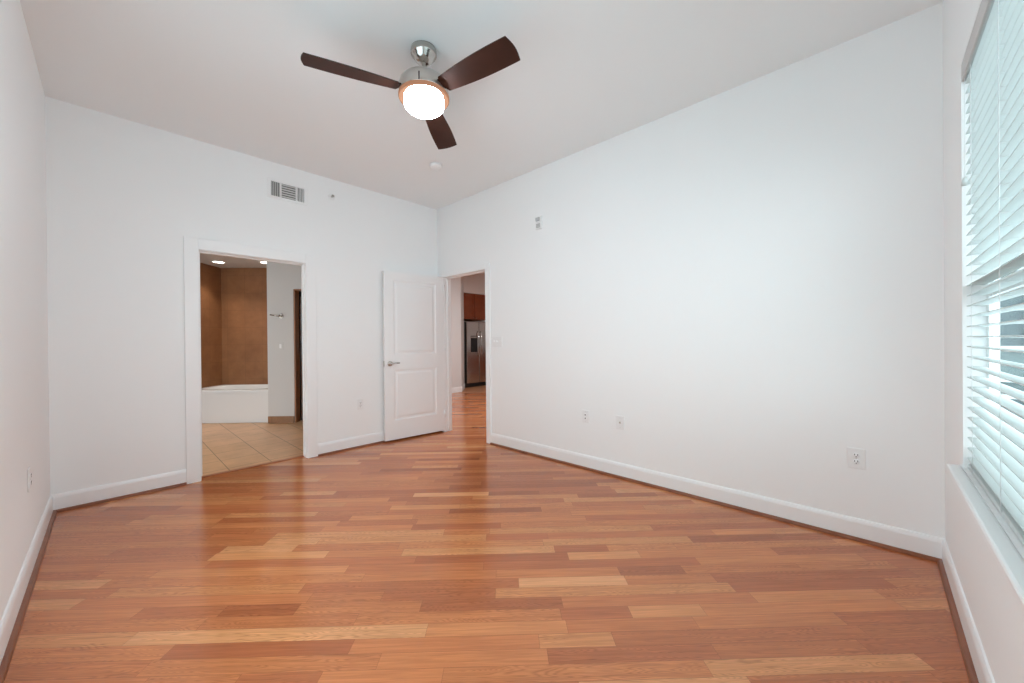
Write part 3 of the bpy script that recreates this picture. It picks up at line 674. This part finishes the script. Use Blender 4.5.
FX, FY = 3.235, 3.36
fr = empty('refrigerator', (FX+.455, FY+.36, .001), 'stainless side-by-side refrigerator seen through the open doorway', 'refrigerator')
FO = Vector(fr.location)
def fb(bm, x0, x1, y0, y1, z0, z1, bv=.006): box(bm, x0-FO.x, x1-FO.x, y0-FO.y, y1-FO.y, z0-FO.z, z1-FO.z, bv, 2); return bm
obj('body', fb(new(), FX, FX+.91, FY+.055, FY+.72, .03, 1.745), BLACKP, fr)
obj('toe_grille', fb(new(), FX+.01, FX+.90, FY+.03, FY+.055, .002, .10, .003), BLACKP, fr)
split = FX+.495
for (x0, x1, hx) in ((FX+.065, split-.004, split-.045), (split+.004, FX+.905, split+.045)):
    dd = obj('door', fb(new(), x0, x1, FY, FY+.052, .11, 1.735, .010), STEEL, fr)
    h = new(); tube(h, [(hx-FO.x, FY-.002-FO.y, .82), (hx-FO.x, FY-.045-FO.y, .86), (hx-FO.x, FY-.045-FO.y, 1.44), (hx-FO.x, FY-.002-FO.y, 1.48)], .013, 12); obj('handle', h, CHROME, dd)
    if x0 < split-.1:
        ds = obj('dispenser', fb(new(), FX+.20, FX+.43, FY-.004, FY+.01, .93, 1.36, .004), BLACKP, dd)
        obj('control_strip', fb(new(), FX+.205, FX+.425, FY-.006, FY-.003, 1.30, 1.345, .001), NICKELD, ds)
cb_ = empty('wall_cabinet', (3.70, 3.62, 1.80), 'cherry wood wall cabinet with two doors above the refrigerator', 'cabinet')
CO = Vector(cb_.location)
def kb(bm, x0, x1, y0, y1, z0, z1, bv=.003): box(bm, x0-CO.x, x1-CO.x, y0-CO.y, y1-CO.y, z0-CO.z, z1-CO.z, bv, 2); return bm
obj('body', kb(new(), 3.225, 4.16, 3.465, 4.14, 1.80, 2.495), CABW, cb_)
for (x0, x1, kx) in ((3.232, 3.640, 3.60), (3.660, 4.152, 3.70)):
    bm = new(); fy = 3.443
    kb(bm, x0, x0+.06, fy, fy+.02, 1.805, 2.49); kb(bm, x1-.06, x1, fy, fy+.02, 1.805, 2.49); kb(bm, x0+.06, x1-.06, fy, fy+.02, 1.805, 1.865); kb(bm, x0+.06, x1-.06, fy, fy+.02, 2.43, 2.49); kb(bm, x0+.06, x1-.06, fy+.010, fy+.018, 1.865, 2.43, 0)
    dd = obj('door', bm, CABW, cb_)
    obj('knob', lathe(new(), [(0, 0), (.006, 0), (.006, .012), (.014, .018), (.014, .024), (0, .027)], (kx-CO.x, fy-CO.y, 1.835-CO.z), 16, Matrix.Rotation(math.radians(90), 4, 'X')), NICKELD, dd)

bc = empty('added_base_cabinet', (6.28, 1.2, .001), 'added unseen cherry base cabinet that darkens the lower refrigerator door by reflection', 'cabinet')  # out of view, added so its reflection darkens the fridge doors
BO = Vector(bc.location)
def bb(bm, x0, x1, y0, y1, z0, z1, bv=.003): box(bm, x0-BO.x, x1-BO.x, y0-BO.y, y1-BO.y, z0-BO.z, z1-BO.z, bv, 2); return bm
obj('body', bb(new(), 5.98, 6.58, -.5, 2.9, .002, .86), CABW, bc)
obj('worktop', bb(new(), 5.95, 6.59, -.52, 2.92, .862, .90, .006), BLACKP, bc)
for k in range(6):
    y0 = -.48+k*.56; dd = obj('door', bb(new(), 5.955, 5.979, y0, y0+.54, .12, .84, .006), CABW, bc)
    b2 = new(); tube(b2, [(5.954-BO.x, y0+.06-BO.y, .70), (5.93-BO.x, y0+.06-BO.y, .71), (5.93-BO.x, y0+.06-BO.y, .79), (5.954-BO.x, y0+.06-BO.y, .80)], .005, 8); obj('handle', b2, NICKELD, dd)
